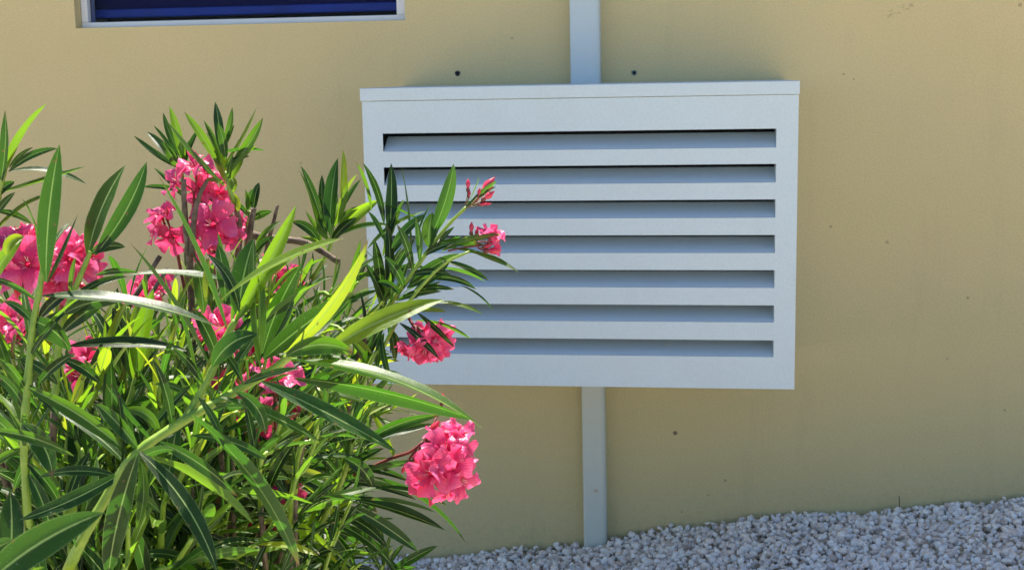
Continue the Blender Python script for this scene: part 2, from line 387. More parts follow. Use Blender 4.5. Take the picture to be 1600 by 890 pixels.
# ------------------------------------------------------------------ house: wall with window opening
wl, wr, wb = at(118, 38, 0)[0], at(633, 34, 0)[0], at(380, 38, 0)[2]
wt = wb + 1.15; H = 2.75; XL, XR = -5.2, 5.5
house = empty('house', (0, 0, 0), 'beige rendered house wall with a deep blue window behind the louvred cover', 'house')
mb = MB(); T = .26
xs_ = [XL, wl, wr, XR]; zs_ = [-.6, wb, wt, H]
for i in range(3):
    for j in range(3):
        if i == 1 and j == 1: continue
        mb.add([(xs_[i], 0, zs_[j]), (xs_[i+1], 0, zs_[j]), (xs_[i+1], 0, zs_[j+1]), (xs_[i], 0, zs_[j+1])], [(0, 1, 2, 3)])
        mb.add([(xs_[i], T, zs_[j]), (xs_[i+1], T, zs_[j]), (xs_[i+1], T, zs_[j+1]), (xs_[i], T, zs_[j+1])], [(3, 2, 1, 0)])
mb.add([(wl, 0, wb), (wr, 0, wb), (wr, T, wb), (wl, T, wb)], [(3, 2, 1, 0)]); mb.add([(wl, 0, wt), (wr, 0, wt), (wr, T, wt), (wl, T, wt)], [(0, 1, 2, 3)])
mb.add([(wl, 0, wb), (wl, T, wb), (wl, T, wt), (wl, 0, wt)], [(3, 2, 1, 0)]); mb.add([(wr, 0, wb), (wr, T, wb), (wr, T, wt), (wr, 0, wt)], [(0, 1, 2, 3)])
for x in (XL, XR): mb.add([(x, 0, -.6), (x, 5, -.6), (x, 5, H), (x, 0, H)], [(0, 1, 2, 3)])
mb.add([(XL, 5, -.6), (XR, 5, -.6), (XR, 5, H), (XL, 5, H)], [(0, 1, 2, 3)])
mb.build('wall', MW, house)
mb = MB(); mb.box(XL - .05, XR + .05, -.06, 5.05, H + .002, H + .10); mb.build('roof', MROOF, house, bevel=.006)
fr = .020; y0 = .035
mb = MB()
mb.box(wl + .001, wr - .001, y0, y0 + .05, wb + .001, wb + fr * .8); mb.box(wl + .001, wr - .001, y0, y0 + .05, wt - fr, wt - .001)
mb.box(wl + .001, wl + fr, y0, y0 + .05, wb + fr * .8, wt - fr); mb.box(wr - fr * 1.5, wr - .001, y0, y0 + .05, wb + fr * .8, wt - fr)
win = mb.build('window', MWHITE, house, bevel=.002)
mb = MB(); mb.box(wl + fr, wr - fr * 1.5, y0 + .02, y0 + .026, wb + fr * .8, wt - fr); mb.build('pane', MGLASS, win)
mb = MB()
nz = 40
zz = np.linspace(wb + .055, wt - .01, nz)
Vb = [(x, .12 + .0015 * math.sin(z * 60), z) for z in zz for x in (wl + .004, wr - .004)]
mb.add(Vb, [(2*i, 2*i+1, 2*i+3, 2*i+2) for i in range(nz - 1)]); mb.build('glass_tint_sheet', MNAVY, win)  # added navy sheet that gives the reflecting glass its deep blue
mb = MB(); mb.box(wl + .006, wr - .006, .108, .128, wb + .030, wb + .054); mb.build('reflection_bar', MBLUE, win, bevel=.003)  # added bar standing in for the blue stripe reflected in the glass
mb = MB(); mb.box(wl + .002, wr - .002, .2, .21, wb + .002, wt - .002); mb.build('unlit_room_sheet', MDARK, win)  # added black sheet in place of the unlit room

# ------------------------------------------------------------------ louvred cover
YF = -BOX_D
def zf(px, py): return at(px, py, YF)[2]
def xf(px, py): return at(px, py, YF)[0]
bx0, bx1 = xf(562, 138), xf(1250, 126); ztop = zf(1000, 130.5); zbot = zf(1000, 604.5); zseam = zf(1000, 152)
body0, body1 = bx0 + .004, bx1 - .002
sx0, sx1 = xf(598, 215), xf(1213, 215)
cover = empty('louvred_cover', ((bx0 + bx1) / 2, YF / 2, zbot), 'pale grey metal cover with seven louvre slots fixed to the beige wall', 'louvred cover')
tp = [201, 256, 311.5, 367, 422, 477, 531.5]; bt = [230.5, 285, 340, 395, 449.5, 503.5, 557.5]
zt_ = [zf(1212, y) for y in tp]; zb_ = [zf(1212, y) for y in bt]
TH = .0016
mb = MB()                                                             # front sheet with cut slots
rails = [(zseam, zt_[0])] + [(zb_[i], zt_[i+1]) for i in range(6)] + [(zb_[6], zbot)]
for z1, z0 in rails: mb.box(sx0, sx1, YF, YF + TH, z0, z1)
mb.box(body0, sx0, YF, YF + TH, zbot, zseam); mb.box(sx1, body1, YF, YF + TH, zbot, zseam)
me_o = mb.build('front_panel', MPAINT, cover)
wd = me_o.modifiers.new('weld', 'WELD'); wd.merge_threshold = .0002
mb = MB(); mb.box(body0, body0 + TH, YF + TH + .0005, -.004, zbot, zseam - .0006); mb.build('side_panel', MPAINT, cover)
mb = MB(); mb.box(body1 - TH, body1, YF + TH + .0005, -.004, zbot, zseam - .0006); mb.build('side_panel', MPAINT, cover)
mb = MB(); mb.box(body0 + TH + .0005, body1 - TH - .0005, YF + TH + .0005, -.004, zbot + .0005, zbot + .002); mb.build('bottom_panel', MPAINT, cover)
mb = MB(); mb.box(bx0, bx1, YF - .0025, -.003, zseam + .0009, ztop); mb.build('lid', MPAINT, cover, bevel=.002, seg=3)
mb = MB(); mb.box(body0 + .02, body1 - .02, YF + .10, YF + .105, zbot + .01, zseam - .01); mb.build('slot_shade_sheet', MDARK, cover)  # added black sheet, stands for the shaded depth behind the slots
for i in range(7):
    mb = MB(); zt, zb = zt_[i], zb_[i]; dep = .052; zr = zt - .0108
    n = 7; prof_ = []
    for k in range(n):                                               # sloping blade with a soft bend at its lip
        t = k / (n - 1); prof_.append((YF + .001 + dep * t, zb + .0006 + (zr - zb) * (t ** .92)))
    prof_ += [(YF + dep + .008, zr + .0015)]
    V = []; 
    for (y, z) in prof_: V += [(sx0 + .0004, y, z), (sx1 - .0004, y, z)]
    m_ = len(prof_)
    for (y, z) in prof_: V += [(sx0 + .0004, y + .0008, z - .0012), (sx1 - .0004, y + .0008, z - .0012)]
    F = [(2*k, 2*k+1, 2*k+3, 2*k+2) for k in range(m_-1)] + [(2*m_+2*k+2, 2*m_+2*k+3, 2*m_+2*k+1, 2*m_+2*k) for k in range(m_-1)]
    mb.add(V, F)
    # return flange closing the right-hand end
    mb.add([(sx1 - .0002, YF + TH, zt), (sx1 - .0002, YF + TH, zb), (sx1 - .0002, YF + dep, zb), (sx1 - .0002, YF + dep, zt)], [(0, 1, 2, 3)])
    mb.build('louvre', MPAINT, cover, smooth=False)

q = at(1042, 538, YF + .012)
mb = MB(); n = 12; mb.add([(q[0] + .0032 * math.cos(2*math.pi*k/n), q[1] - .001 - (.0016 if j else 0), q[2] + .0032 * math.sin(2*math.pi*k/n)) for j in (0, 1) for k in range(n)], [(k, (k+1) % n, n+(k+1) % n, n+k) for k in range(n)] + [tuple(range(2*n-1, n-1, -1))])
mb.build('screw', MRING, cover)
# ------------------------------------------------------------------ trunking, pipe, plugs
def trunking(name, x0, x1, z0, z1, dep, label, cat, lean=0.0, band=None):
    mb = MB(); n = 6; V = []; r = .012
    ring = [(x0, -.0005), (x0, -dep + r * .6)]
    for k in range(n + 1): a = math.pi / 2 * k / n; ring.append((x0 + r * .6 * (1 - math.cos(a)), -dep + r * .6 * (1 - math.sin(a))))
    for k in range(n + 1): a = math.pi / 2 * k / n; ring.append((x1 - r * (1 - math.sin(a)), -dep + r * (1 - math.cos(a))))
    ring += [(x1, -dep + r * 1.1), (x1, -.0005)]
    levels = np.linspace(z0, z1, 14); N = len(ring)
    for z in levels:
        for (x, y) in ring: V.append((x - lean * (z - z0), y, z))
    F = [(j*N+k, j*N+(k+1) % N, (j+1)*N+(k+1) % N, (j+1)*N+k) for j in range(13) for k in range(N)]
    F += [tuple(range(N-1, -1, -1)), tuple(13*N+k for k in range(N))]
    mb.add(V, F); loc = ((x0 + x1) / 2, -dep / 2, z0)
    o = mb.build(name, MTRUNK, None, smooth=False, loc=loc)
    return tag(o, label, cat)
u0, u1 = at(890.5, 60, -.055)[0], at(937, 60, -.055)[0]
t1 = trunking('cable_trunking', u0, u1, ztop - .02, H - .03, .055, 'pale blue grey plastic trunking running up the wall above the louvred cover', 'trunking', .004)
l0, l1 = at(911, 720, -.042)[0], at(947, 720, -.042)[0]
_q = at(931, 766, -.0425)
MTRUNK = mat_paint('weathered grey plastic', (.56, .585, .51), (.46, .43, .33), .5, .16, spots=((np.array([_q[0] - (l0 + l1) / 2, 0, _q[2] - (gz(l0) - .05)]), .011, .007, (.40, .24, .10)),))
t2 = trunking('cable_trunking', l0, l1, gz(l0) - .05, zbot + .02, .042, 'narrow grey trunking running from under the louvred cover down into the gravel', 'trunking', .006)
qs = at(931, 766, -.0425)
for name, (px, py), ring, lab in (('screw_hole', (715, 115), False, 'small dark screw hole in the wall left of the upper trunking'), ('wall_plug', (991, 114), True, 'grey ringed wall plug right of the upper trunking')):
    c = at(px, py, 0); mb = MB(); n = 20; r1, r2 = .0042, .0072
    V = []; 
    for (r, y) in ((r2, -.0003), (r2, -.0016), (r1, -.002), (r1, -.0004)):
        for k in range(n): a = 2*math.pi*k/n; V.append((c[0] + r*math.cos(a)*(1 + .08*math.sin(3*a)), y, c[2] + r*math.sin(a)))
    F = [(j*n+k, j*n+(k+1) % n, (j+1)*n+(k+1) % n, (j+1)*n+k) for j in range(3) for k in range(n)]
    mb.add(V, F, 0); mb.add([V[3*n+k] for k in range(n)], [tuple(range(n))], 1)
    o = mb.build(name, [MRING if ring else MSTEEL, MDARK], None, loc=(c[0], 0, c[2])); tag(o, lab, 'wall fixing')
c = at(1405, 791, -.03); mb = MB(); tube(mb, catmull([c + (0, 0, -.02), c + (.0005, 0, .004), c + (-.001, -.001, .030)], 4), [.0011] * 8 + [.0007], 6)
tag(mb.build('twig', MTWIG, None, loc=tuple(c)), 'thin dark twig standing upright in the gravel at the foot of the wall', 'twig')

# ------------------------------------------------------------------ oleander
bush_base = P(330, 445, 1.75); bush_base = np.array([bush_base[0], bush_base[1], float(gz(bush_base[0]))])
bush = empty('oleander_bush', tuple(bush_base), 'flowering oleander bush with long narrow green leaves and pink blossoms in front of the wall', 'bush')
bush_base = bush_base.copy()
LS, LW = 12, 5
class Leaves:
    def __init__(s): s.V = []; s.F = []; s.uv = []; s.t = []; s.n = 0
    def add(s, p0, p1, p2, width, N, tint=.4, fold=.35, twist=0., wave=0.):
        p0, p1, p2 = map(np.asarray, (p0, p1, p2)); C = bez(p0, p1, p2, LS)
        T_ = np.gradient(C, axis=0); T_ /= np.linalg.norm(T_, axis=1)[:, None] + 1e-9
        N = np.asarray(N, float)
        S = np.cross(T_, N[None]); S /= np.linalg.norm(S, axis=1)[:, None] + 1e-9
        Nn = np.cross(S, T_)
        tt = np.linspace(0, 1, LS)
        if twist:
            a = (twist * tt)[:, None]; S, Nn = S * np.cos(a) + Nn * np.sin(a), Nn * np.cos(a) - S * np.sin(a)
        prof = np.sin(np.pi * np.clip(tt, 0, 1) ** .97) ** .66; prof[0] = .12; prof[-1] = .02; prof[-2] *= .92
        for i in range(LS):
            for j in range(LW):
                u = j / (LW - 1) * 2 - 1
                h = width / 2 * prof[i]
                lat = u * h * math.cos(fold * .8); z = abs(u) ** 1.2 * h * math.sin(fold) + wave * h * math.sin(tt[i] * 14 + u * 2) * abs(u)
                s.V.append(C[i] + S[i] * lat + Nn[i] * z); s.uv.append(((u + 1) / 2, tt[i])); s.t.append(tint)
        for i in range(LS - 1):
            for j in range(LW - 1):
                k = s.n + i * LW + j; s.F.append((k, k + 1, k + LW + 1, k + LW))
        s.n += LS * LW
    def build(s, name, parent, mat=None): 
        if s.n: return meshobj(name, s.V, s.F, mat or MLEAF, parent, True, uv=s.uv, attrs={'tint': s.t})
def stem(pts, r0, r1, woody=.5, name='branch', parent=None, nodes=True):
    mb = MB(); n = len(pts); rad = [r0 + (r1 - r0) * (i / (n - 1)) ** .8 for i in range(n)]
    if nodes: rad = [r * (1.13 if i % 3 == 0 else 1) for i, r in enumerate(rad)]
    k = int(n * woody)
    if k > 1: tube(mb, pts[:k+1], rad[:k+1], 7, 0, jit=.12)
    if k < n - 1: tube(mb, pts[k:], rad[k:], 7, 1, jit=.05)
    return mb.build(name, [MBARK, MGREEN], parent or bush, smooth=True)
VIEW = -CZ
def hero(L, spec, Z, dz=None):
    """one leaf: base px, tip px, seen width px, bow px (positive = arches up), depth offset of tip, colour."""
    for s in spec:
        bx_, by_, tx, ty, wpx, bow, *rest = s
        tint = rest[0] if rest else random.uniform(.25, .6)
        tint = min(1, max(0, tint + random.uniform(-.12, .12)))
        zo = rest[1] if len(rest) > 1 else 0
        L2 = math.hypot(tx - bx_, ty - by_); z0 = Z + zo
        length = L2 / FPX * z0
        dzz = (rest[2] if len(rest) > 2 else random.uniform(-.35, .35) * length) 
        px, py = -(ty - by_) / L2, (tx - bx_) / L2
        if py > 0: px, py = -px, -py
        if abs(py) < .08 and px < 0: px, py = -px, -py
        A, B = P(bx_, by_, z0), P(tx, ty, z0 + dzz)
        Mx = P((bx_ + tx) / 2 + px * bow * 2, (by_ + ty) / 2 + py * bow * 2, z0 + dzz * .5 - .006)
        vis = wpx / FPX * z0 * 1.02; real = max(vis, min(.020, .125 * np.linalg.norm(B - A)))
        roll = math.acos(min(1, vis / real)) * random.choice((-1, 1))
        t = (B - A) / np.linalg.norm(B - A); f = VIEW - t * VIEW.dot(t); f /= np.linalg.norm(f); s_ = np.cross(t, f)
        N = f * math.cos(roll) + s_ * math.sin(roll)
        if N[2] < -.15 and random.random() < .8: N = -N                  # the glossy face looks up
        L.add(A, Mx, B, real, N, tint, fold=random.uniform(.2, .6), twist=random.uniform(-.6, .6), wave=random.uniform(0, .1))
def grow(pts, L, n_whorl, start, llen, tint=.35, spread=(.5, 1.05), droop=.25, wid=.118, per=3, jit=.3, phase=None):
    """whorls of leaves on the upper part of a stem."""
    pts = np.array(pts); seg = np.linalg.norm(np.diff(pts, axis=0), axis=1); cum = np.concatenate([[0], np.cumsum(seg)]); tot = cum[-1]
    ph = random.random() * 6.28 if phase is None else phase
    for k in range(n_whorl):
        f = start + (1 - start) * (k + random.uniform(-.15, .15)) / max(1, n_whorl - 1); f = min(max(f, 0), 1); s = f * tot
        p = np.array([np.interp(s, cum, pts[:, i]) for i in range(3)]); q = np.array([np.interp(min(tot, s + .01), cum, pts[:, i]) for i in range(3)]); o = np.array([np.interp(max(0, s - .01), cum, pts[:, i]) for i in range(3)])
        t = q - o; t /= np.linalg.norm(t) + 1e-9; a = np.cross(t, [.3, .5, .81]); a /= np.linalg.norm(a); b = np.cross(t, a)
        age = 1 - k / max(1, n_whorl - 1); ang0 = spread[0] + (spread[1] - spread[0]) * age; ph += math.pi / 3 + .1
        for j in range(per):
            if random.random() < .08: continue
            th = ph + j * 2 * math.pi / per + random.uniform(-jit, jit); ang = ang0 + random.uniform(-.22, .22)
            side = a * math.cos(th) + b * math.sin(th); d = t * math.cos(ang) + side * math.sin(ang)
            ln = llen * random.uniform(.72, 1.12) * (.62 + .38 * min(1, age * 2.2 + .15)); 
            sag = np.array([0, 0, -1]) * ln * droop * random.uniform(.3, 1.2) * (.3 + age)
            tip = p + d * ln + sag; mid = p + d * ln * .5 + (t * .12 * ln) 
            N = np.cross(np.cross(d, t), d) ; N = N / (np.linalg.norm(N) + 1e-9)
            L.add(p, mid, tip, ln * wid * random.uniform(.7, 1.2), N, min(1, max(0, tint + random.uniform(-.32, .32) + (.3 if age < .25 else 0))), fold=random.uniform(.15, .5), twist=random.uniform(-.7, .7), wave=random.uniform(0, .12))
def path(pp, n=5): return catmull([P(*p) for p in pp], n)
def rooted(tip_pts, off=None, n=5):
    """prepend a run from the clump's foot to the first of the traced points."""
    q = [P(*p) for p in tip_pts]; f = bush_base + np.array([random.uniform(-.13, .13), random.uniform(-.13, .13), 0])
    q0, q1 = q[0], q[1] if len(q) > 1 else q[0] + np.array([0, 0, .1])
    d = q1 - q0; d /= np.linalg.norm(d)
    m1 = f * .45 + q0 * .55 - d * .06 + np.array([0, 0, -.02]); m0 = f * .85 + q0 * .15 + np.array([0, 0, .10])
    return catmull([f - np.array([0, 0, .03]), m0, m1] + q, n)

Y_, D_, M_ = .85, .12, .42        # young yellow green, dark for age and for shade put into the colour, middle
shoots = []
def shoot(pts, r0, r1, heroes=(), Z=1.3, root=True, woody=.5, g=None, name='branch'):
    pth = rooted(pts) if root else path(pts)
    o = stem(pth, r0, r1, woody, name)
    L = Leaves(); hero(L, heroes, Z)
    if g: grow(pth, L, **g)
    L.build('foliage', o); return pth

# --- near left upright shoot
shoot([(60, 1150, 1.4), (54, 1000, 1.27), (48, 900, 1.22), (38, 700, 1.2), (42, 610, 1.2), (50, 520, 1.2), (60, 460, 1.2), (70, 405, 1.2)], .0062, .0026, [
    (72, 440, 93, 226, 33, 6, M_, -.02), (74, 442, 122, 334, 12, -3, D_), (66, 436, 54, 352, 7, 3, Y_), (64, 425, 62, 330, 8, 2, Y_),
    (66, 462, 348, 514, 20, 16, .3, -.03), (58, 470, -25, 432, 11, 8, M_), (50, 500, 110, 548, 34, 8, .4), (45, 606, 198, 706, 24, 8, .45, -.03),
    (-20, 672, 116, 712, 17, 9, .5, -.06), (40, 610, 0, 560, 14, 4, M_), (46, 560, 92, 500, 10, 4, .3), (60, 600, 118, 552, 16, 5, D_),
    (34, 662, 82, 744, 34, 12, .4, -.04), (38, 640, -15, 580, 16, 8, M_), (40, 600, 95, 655, 14, 6, D_), (36, 700, -20, 735, 16, 3, .5),
    (10, 398, 38, 370, 20, 8, Y_), (-15, 445, 36, 372, 22, 6, .6, .02), (40, 720, 95, 790, 18, 6, .35), (45, 740, 80, 830, 22, 4, .3),
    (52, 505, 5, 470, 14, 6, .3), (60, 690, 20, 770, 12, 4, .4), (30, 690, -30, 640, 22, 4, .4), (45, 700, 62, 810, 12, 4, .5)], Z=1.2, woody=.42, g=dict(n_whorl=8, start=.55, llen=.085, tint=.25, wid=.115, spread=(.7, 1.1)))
# --- near second left stem with the pair of broad leaves
shoot([(70, 900, 1.42), (80, 760, 1.34), (85, 640, 1.32), (92, 540, 1.32), (105, 480, 1.3), (128, 425, 1.3), (142, 392, 1.3)], .0055, .0024, [
    (137, 398, 196, 258, 34, 8, .5), (148, 398, 229, 253, 29, -9, .45), (140, 397, 196, 386, 16, 7, .3), (112, 455, 60, 500, 18, 6, D_),
    (105, 480, 200, 432, 12, 12, .4), (100, 490, 190, 470, 22, 8, .4), (96, 520, 165, 470, 22, 4, D_), (110, 462, 118, 400, 8, 2, .5),
    (95, 560, 158, 600, 18, 6, .25), (90, 600, 30, 560, 16, 6, .3), (104, 485, 50, 540, 20, 6, D_), (150, 430, 215, 425, 10, 5, .4)], Z=1.3, woody=.55)
# --- thick diagonal main stem
shoot([(60, 1100, 1.34), (80, 960, 1.2), (125, 850, 1.16), (175, 762, 1.16), (215, 706, 1.16), (290, 655, 1.18), (370, 610, 1.2), (430, 574, 1.2), (452, 556, 1.2)], .0062, .0036, [
    (446, 552, 576, 372, 22, -14, .9), (447, 556, 552, 550, 30, 15, .45), (505, 552, 694, 468, 33, 10, .75, .03), (470, 562, 754, 669, 12, 22, .6),
    (460, 590, 742, 656, 24, 10, .45, .02), (455, 560, 706, 632, 16, 16, .25, .05), (408, 596, 620, 706, 25, 4, .3, -.05), (404, 562, 402, 396, 12, 3, .6),
    (410, 585, 396, 372, 12, -4, .65), (410, 552, 470, 414, 29, 6, D_, .04), (412, 560, 553, 455, 36, 4, D_, .05), (400, 565, 460, 470, 30, 4, D_, .06),
    (400, 450, 470, 395, 10, 4, .7), (344, 470, 537, 372, 10, 12, .8), (355, 560, 500, 440, 12, 8, .6, .03), (370, 612, 415, 678, 22, 12, .35, -.02),
    (360, 618, 332, 700, 8, 3, .3), (300, 648, 468, 885, 24, 20, .28, -.04), (250, 690, 372, 776, 22, 8, .4, -.05), (218, 706, 340, 895, 24, 16, .2, -.06),
    (216, 706, 168, 905, 40, 6, .3, -.05), (225, 712, 396, 818, 15, 14, .7, -.01), (220, 720, 213, 826, 20, 8, .6), (200, 728, 88, 642, 10, 8, .4),
    (196, 735, 30, 812, 24, -6, D_, -.02), (215, 700, 150, 630, 24, 4, .4, -.02), (208, 700, 172, 598, 10, 6, .3), (240, 690, 165, 600, 12, -6, M_), (270, 672, 238, 560, 14, 6, D_),
    (230, 680, 300, 600, 14, 4, .3), (250, 680, 190, 640, 16, 16, .5), (255, 685, 232, 762, 14, 3, .4), (330, 640, 410, 640, 10, 4, .3), (380, 600, 470, 575, 12, 4, D_),
    (345, 620, 500, 690, 10, 6, .5), (300, 680, 420, 720, 14, 10, .3), (185, 745, 60, 745, 14, 10, .3), (175, 760, 250, 800, 18, 8, .6), (180, 750, 130, 830, 24, 4, .25)], Z=1.18, woody=.42, g=dict(n_whorl=8, start=.58, llen=.10, tint=.25, wid=.11, spread=(.6, 1.1)))
# --- side shoot rising from the main stem
shoot([(290, 655, 1.19), (315, 612, 1.2), (335, 572, 1.2), (352, 530, 1.2), (368, 500, 1.2)], .0042, .0030, [
    (332, 572, 402, 522, 32, 12, .5, -.01), (366, 505, 463, 321, 27, -4, .88), (372, 494, 397, 372, 38, 4, .35, .03), (374, 488, 322, 396, 17, 12, D_, -.01),
    (354, 514, 246, 272, 17, 6, .35, -.03), (325, 568, 202, 378, 15, 6, D_, .01), (318, 600, 268, 540, 14, 5, .2), (312, 612, 290, 500, 10, 3, .45),
    (366, 505, 420, 450, 12, 4, .8), (340, 560, 300, 480, 22, 4, D_, .05), (322, 470, 328, 400, 10, 3, .9, .12), (362, 505, 405, 400, 14, 6, .6, .05),
    (345, 545, 380, 600, 12, 4, .3), (310, 620, 350, 700, 12, 6, .3, -.04), (306, 630, 240, 600, 12, 10, .5), (320, 600, 345, 640, 14, 3, .7),
    (352, 470, 340, 380, 22, 3, .2, .15), (318, 490, 305, 410, 22, 3, .5, .15)], Z=1.2, root=False, woody=0)
# --- far left top node
shoot([(-60, 520, 1.35), (-25, 400, 1.35), (-8, 330, 1.35), (2, 285, 1.35), (8, 262, 1.35)], .006, .0026, [
    (0, 290, 8, 172, 17, 4, .3), (3, 278, 73, 162, 8, 8, .7), (9, 268, 30, 224, 8, 3, .95), (14, 268, 90, 232, 12, 8, .4), (12, 268, 136, 288, 7, 11, .35),
    (-5, 302, 134, 260, 8, -3, .5), (14, 262, 52, 230, 5, 4, .6), (-6, 310, 23, 284, 15, 5, .35), (-20, 380, 80, 302, 6, 10, .7), (-10, 330, -40, 250, 14, 4, .3), (-12, 345, 24, 300, 12, 3, .5),
    (-8, 330, 50, 350, 10, 6, .3), (-20, 390, 45, 355, 8, 4, D_), (-5, 320, -45, 290, 12, 4, .4)], Z=1.35)
# --- upper middle pair of shoots above the blossoms
shoot([(300, 520, 1.8), (296, 420, 1.78), (290, 340, 1.76), (286, 290, 1.75), (281, 250, 1.75)], .007, .0025, [
    (284, 264, 209, 212, 11, -4, D_), (280, 264, 229, 206, 14, 4, D_), (276, 263, 251, 222, 14, 3, .6), (286, 252, 265, 166, 15, 3, .6), (284, 248, 255, 176, 11, -3, .5), (287, 250, 279, 210, 12, 2, .7),
    (284, 262, 240, 196, 5, 2, .4), (285, 270, 300, 215, 9, 3, .3), (288, 262, 312, 200, 9, 4, .5), (287, 300, 222, 292, 8, 4, .3), (288, 310, 240, 262, 9, 4, .25)], Z=1.75, woody=.8)
shoot([(340, 520, 1.76), (368, 420, 1.74), (374, 350, 1.73), (360, 300, 1.72), (352, 268, 1.72)], .007, .0026, [
    (345, 284, 257, 184, 13, -6, .15, -.03), (353, 284, 323, 208, 22, 5, .95), (340, 256, 288, 175, 13, 3, .75), (346, 240, 336, 159, 16, 2, .2), (348, 232, 363, 168, 11, -3, .55),
    (352, 256, 401, 168, 9, -5, .98), (360, 262, 411, 184, 17, -4, .5), (362, 280, 381, 240, 14, 2, .85), (348, 238, 415, 235, 5, 3, .5), (350, 236, 366, 195, 8, 2, .5),
    (350, 262, 318, 188, 8, 4, .5), (345, 262, 300, 196, 12, 4, .7), (352, 250, 340, 192, 14, 3, .6), (358, 284, 364, 240, 9, 2, .6), (352, 290, 320, 282, 8, 5, .7), (365, 300, 362, 276, 12, 2, .9),
    (372, 330, 363, 302, 13, 3, .98), (372, 350, 325, 310, 8, 4, .4), (350, 262, 390, 244, 9, 4, .4), (355, 275, 402, 226, 7, 3, .8)], Z=1.72, woody=.8)
shoot([(400, 520, 1.8), (392, 430, 1.78), (386, 370, 1.77), (392, 330, 1.76)], .0075, .003, [
    (396, 330, 405, 285, 14, 2, .15), (388, 328, 398, 294, 12, 3, .4), (385, 330, 384, 296, 8, 3, .5), (392, 345, 425, 330, 12, 3, .2), (390, 340, 360, 312, 8, 3, .5), (400, 380, 440, 345, 9, 3, .6), (395, 400, 430, 370, 12, 5, .3)], Z=1.76, woody=.9)
# --- middle upright fan
shoot([(430, 560, 1.95), (480, 450, 1.95), (506, 405, 1.95), (517, 380, 1.95), (520, 350, 1.95)], .0065, .0027, [
    (516, 368, 528, 247, 24, 4, .4), (511, 362, 503, 273, 14, -3, .2), (504, 352, 470, 259, 9, 3, .15), (502, 382, 467, 266, 9, 5, .7), (532, 345, 536, 234, 9, 2, .8), (521, 356, 543, 286, 11, -3, .75),
    (528, 335, 558, 272, 7, 4, .9), (521, 374, 593, 312, 21, 6, .92), (499, 380, 455, 346, 15, 8, .2), (534, 330, 564, 280, 8, 3, .5), (525, 350, 575, 325, 12, 6, .6), (505, 360, 482, 300, 10, 3, .25),
    (520, 380, 478, 330, 8, -3, .6), (510, 390, 470, 370, 8, 4, .7), (524, 372, 610, 352, 8, 8, .6), (518, 378, 558, 340, 14, 4, .45), (512, 372, 490, 325, 8, 2, .5)], Z=1.95, woody=.6, g=dict(n_whorl=5, start=.66, llen=.07, tint=.4))
# --- tall dark fan in front of the cover's left edge
shoot([(560, 600, 1.85), (590, 510, 1.82), (603, 440, 1.8), (606, 400, 1.8), (608, 360, 1.8)], .006, .0026, [
    (608, 372, 611, 255, 19, 2, .2), (600, 350, 567, 254, 12, 7, .1), (580, 330, 556, 252, 6, 3, .6), (606, 460, 605, 350, 16, 4, D_), (596, 470, 584, 372, 17, 3, D_), (604, 470, 627, 390, 15, 3, D_),
    (608, 440, 648, 372, 14, 3, .3), (604, 480, 570, 410, 14, 3, .2), (598, 400, 630, 312, 9, 3, .6), (575, 388, 665, 330, 10, 7, .65), (585, 314, 667, 352, 4, 3, .6), (600, 375, 575, 330, 9, 3, .4),
    (610, 400, 650, 348, 14, 4, .4), (605, 440, 555, 430, 8, 6, .5), (602, 470, 640, 440, 12, 4, D_), (600, 385, 620, 300, 6, 2, .5), (606, 430, 668, 420, 10, 8, .4)], Z=1.8, woody=.5, g=dict(n_whorl=7, start=.7, llen=.08, tint=.15))
# --- right hand shoot carrying the buds
shoot([(560, 560, 1.75), (600, 490, 1.72), (640, 432, 1.7), (672, 388, 1.7), (700, 352, 1.7), (730, 322, 1.7)], .006, .0018, [
    (672, 372, 709, 256, 24, -5, .35), (644, 392, 627, 258, 8, 4, .35), (671, 386, 676, 332, 25, 3, .45), (612, 388, 667, 334, 15, 5, .5), (650, 380, 674, 318, 6, 2, .5), (684, 384, 710, 354, 7, 2, .4),
    (672, 386, 758, 384, 13, 7, .45), (690, 392, 784, 366, 11, 5, .7), (690, 386, 811, 425, 4, 7, .5), (640, 442, 718, 396, 18, 4, .4), (648, 452, 705, 404, 12, -4, .5), (636, 450, 696, 428, 14, 5, .55),
    (690, 408, 764, 438, 8, 5, .3), (690, 418, 758, 440, 6, 4, .6), (668, 436, 744, 452, 11, 9, D_), (720, 446, 772, 486, 4, 4, .3), (652, 452, 710, 452, 9, 4, .3), (680, 472, 755, 491, 6, 5, .7),
    (650, 486, 698, 487, 7, 3, .8), (652, 488, 711, 543, 9, 2, .1, -.03), (624, 504, 686, 560, 9, 3, .1, -.03), (650, 500, 735, 529, 4, 6, .5), (645, 425, 620, 350, 12, 4, .15), (655, 410, 650, 340, 12, 3, .2),
    (632, 450, 600, 400, 14, 4, .2), (660, 400, 710, 380, 12, 4, .25), (640, 430, 705, 430, 12, 6, .3), (620, 470, 690, 455, 12, 6, .45), (610, 480, 670, 480, 10, 5, .5), (625, 460, 590, 440, 12, 6, .3)], Z=1.7, woody=.4, g=dict(n_whorl=7, start=.62, llen=.075, tint=.2, spread=(.35, .8)))
shoot([(560, 620, 1.7), (600, 540, 1.7), (640, 470, 1.68), (690, 415, 1.68), (735, 392, 1.68)], .0045, .0016, [(600, 520, 590, 578, 12, 3, .3), (606, 505, 617, 566, 12, 3, .5), (596, 520, 612, 600, 9, -3, .4), (604, 500, 575, 560, 12, 3, .2), (590, 530, 560, 590, 12, 3, .4), (612, 515, 622, 545, 8, 3, .6), (640, 470, 690, 440, 9, 3, .4)], Z=1.7, woody=.4)
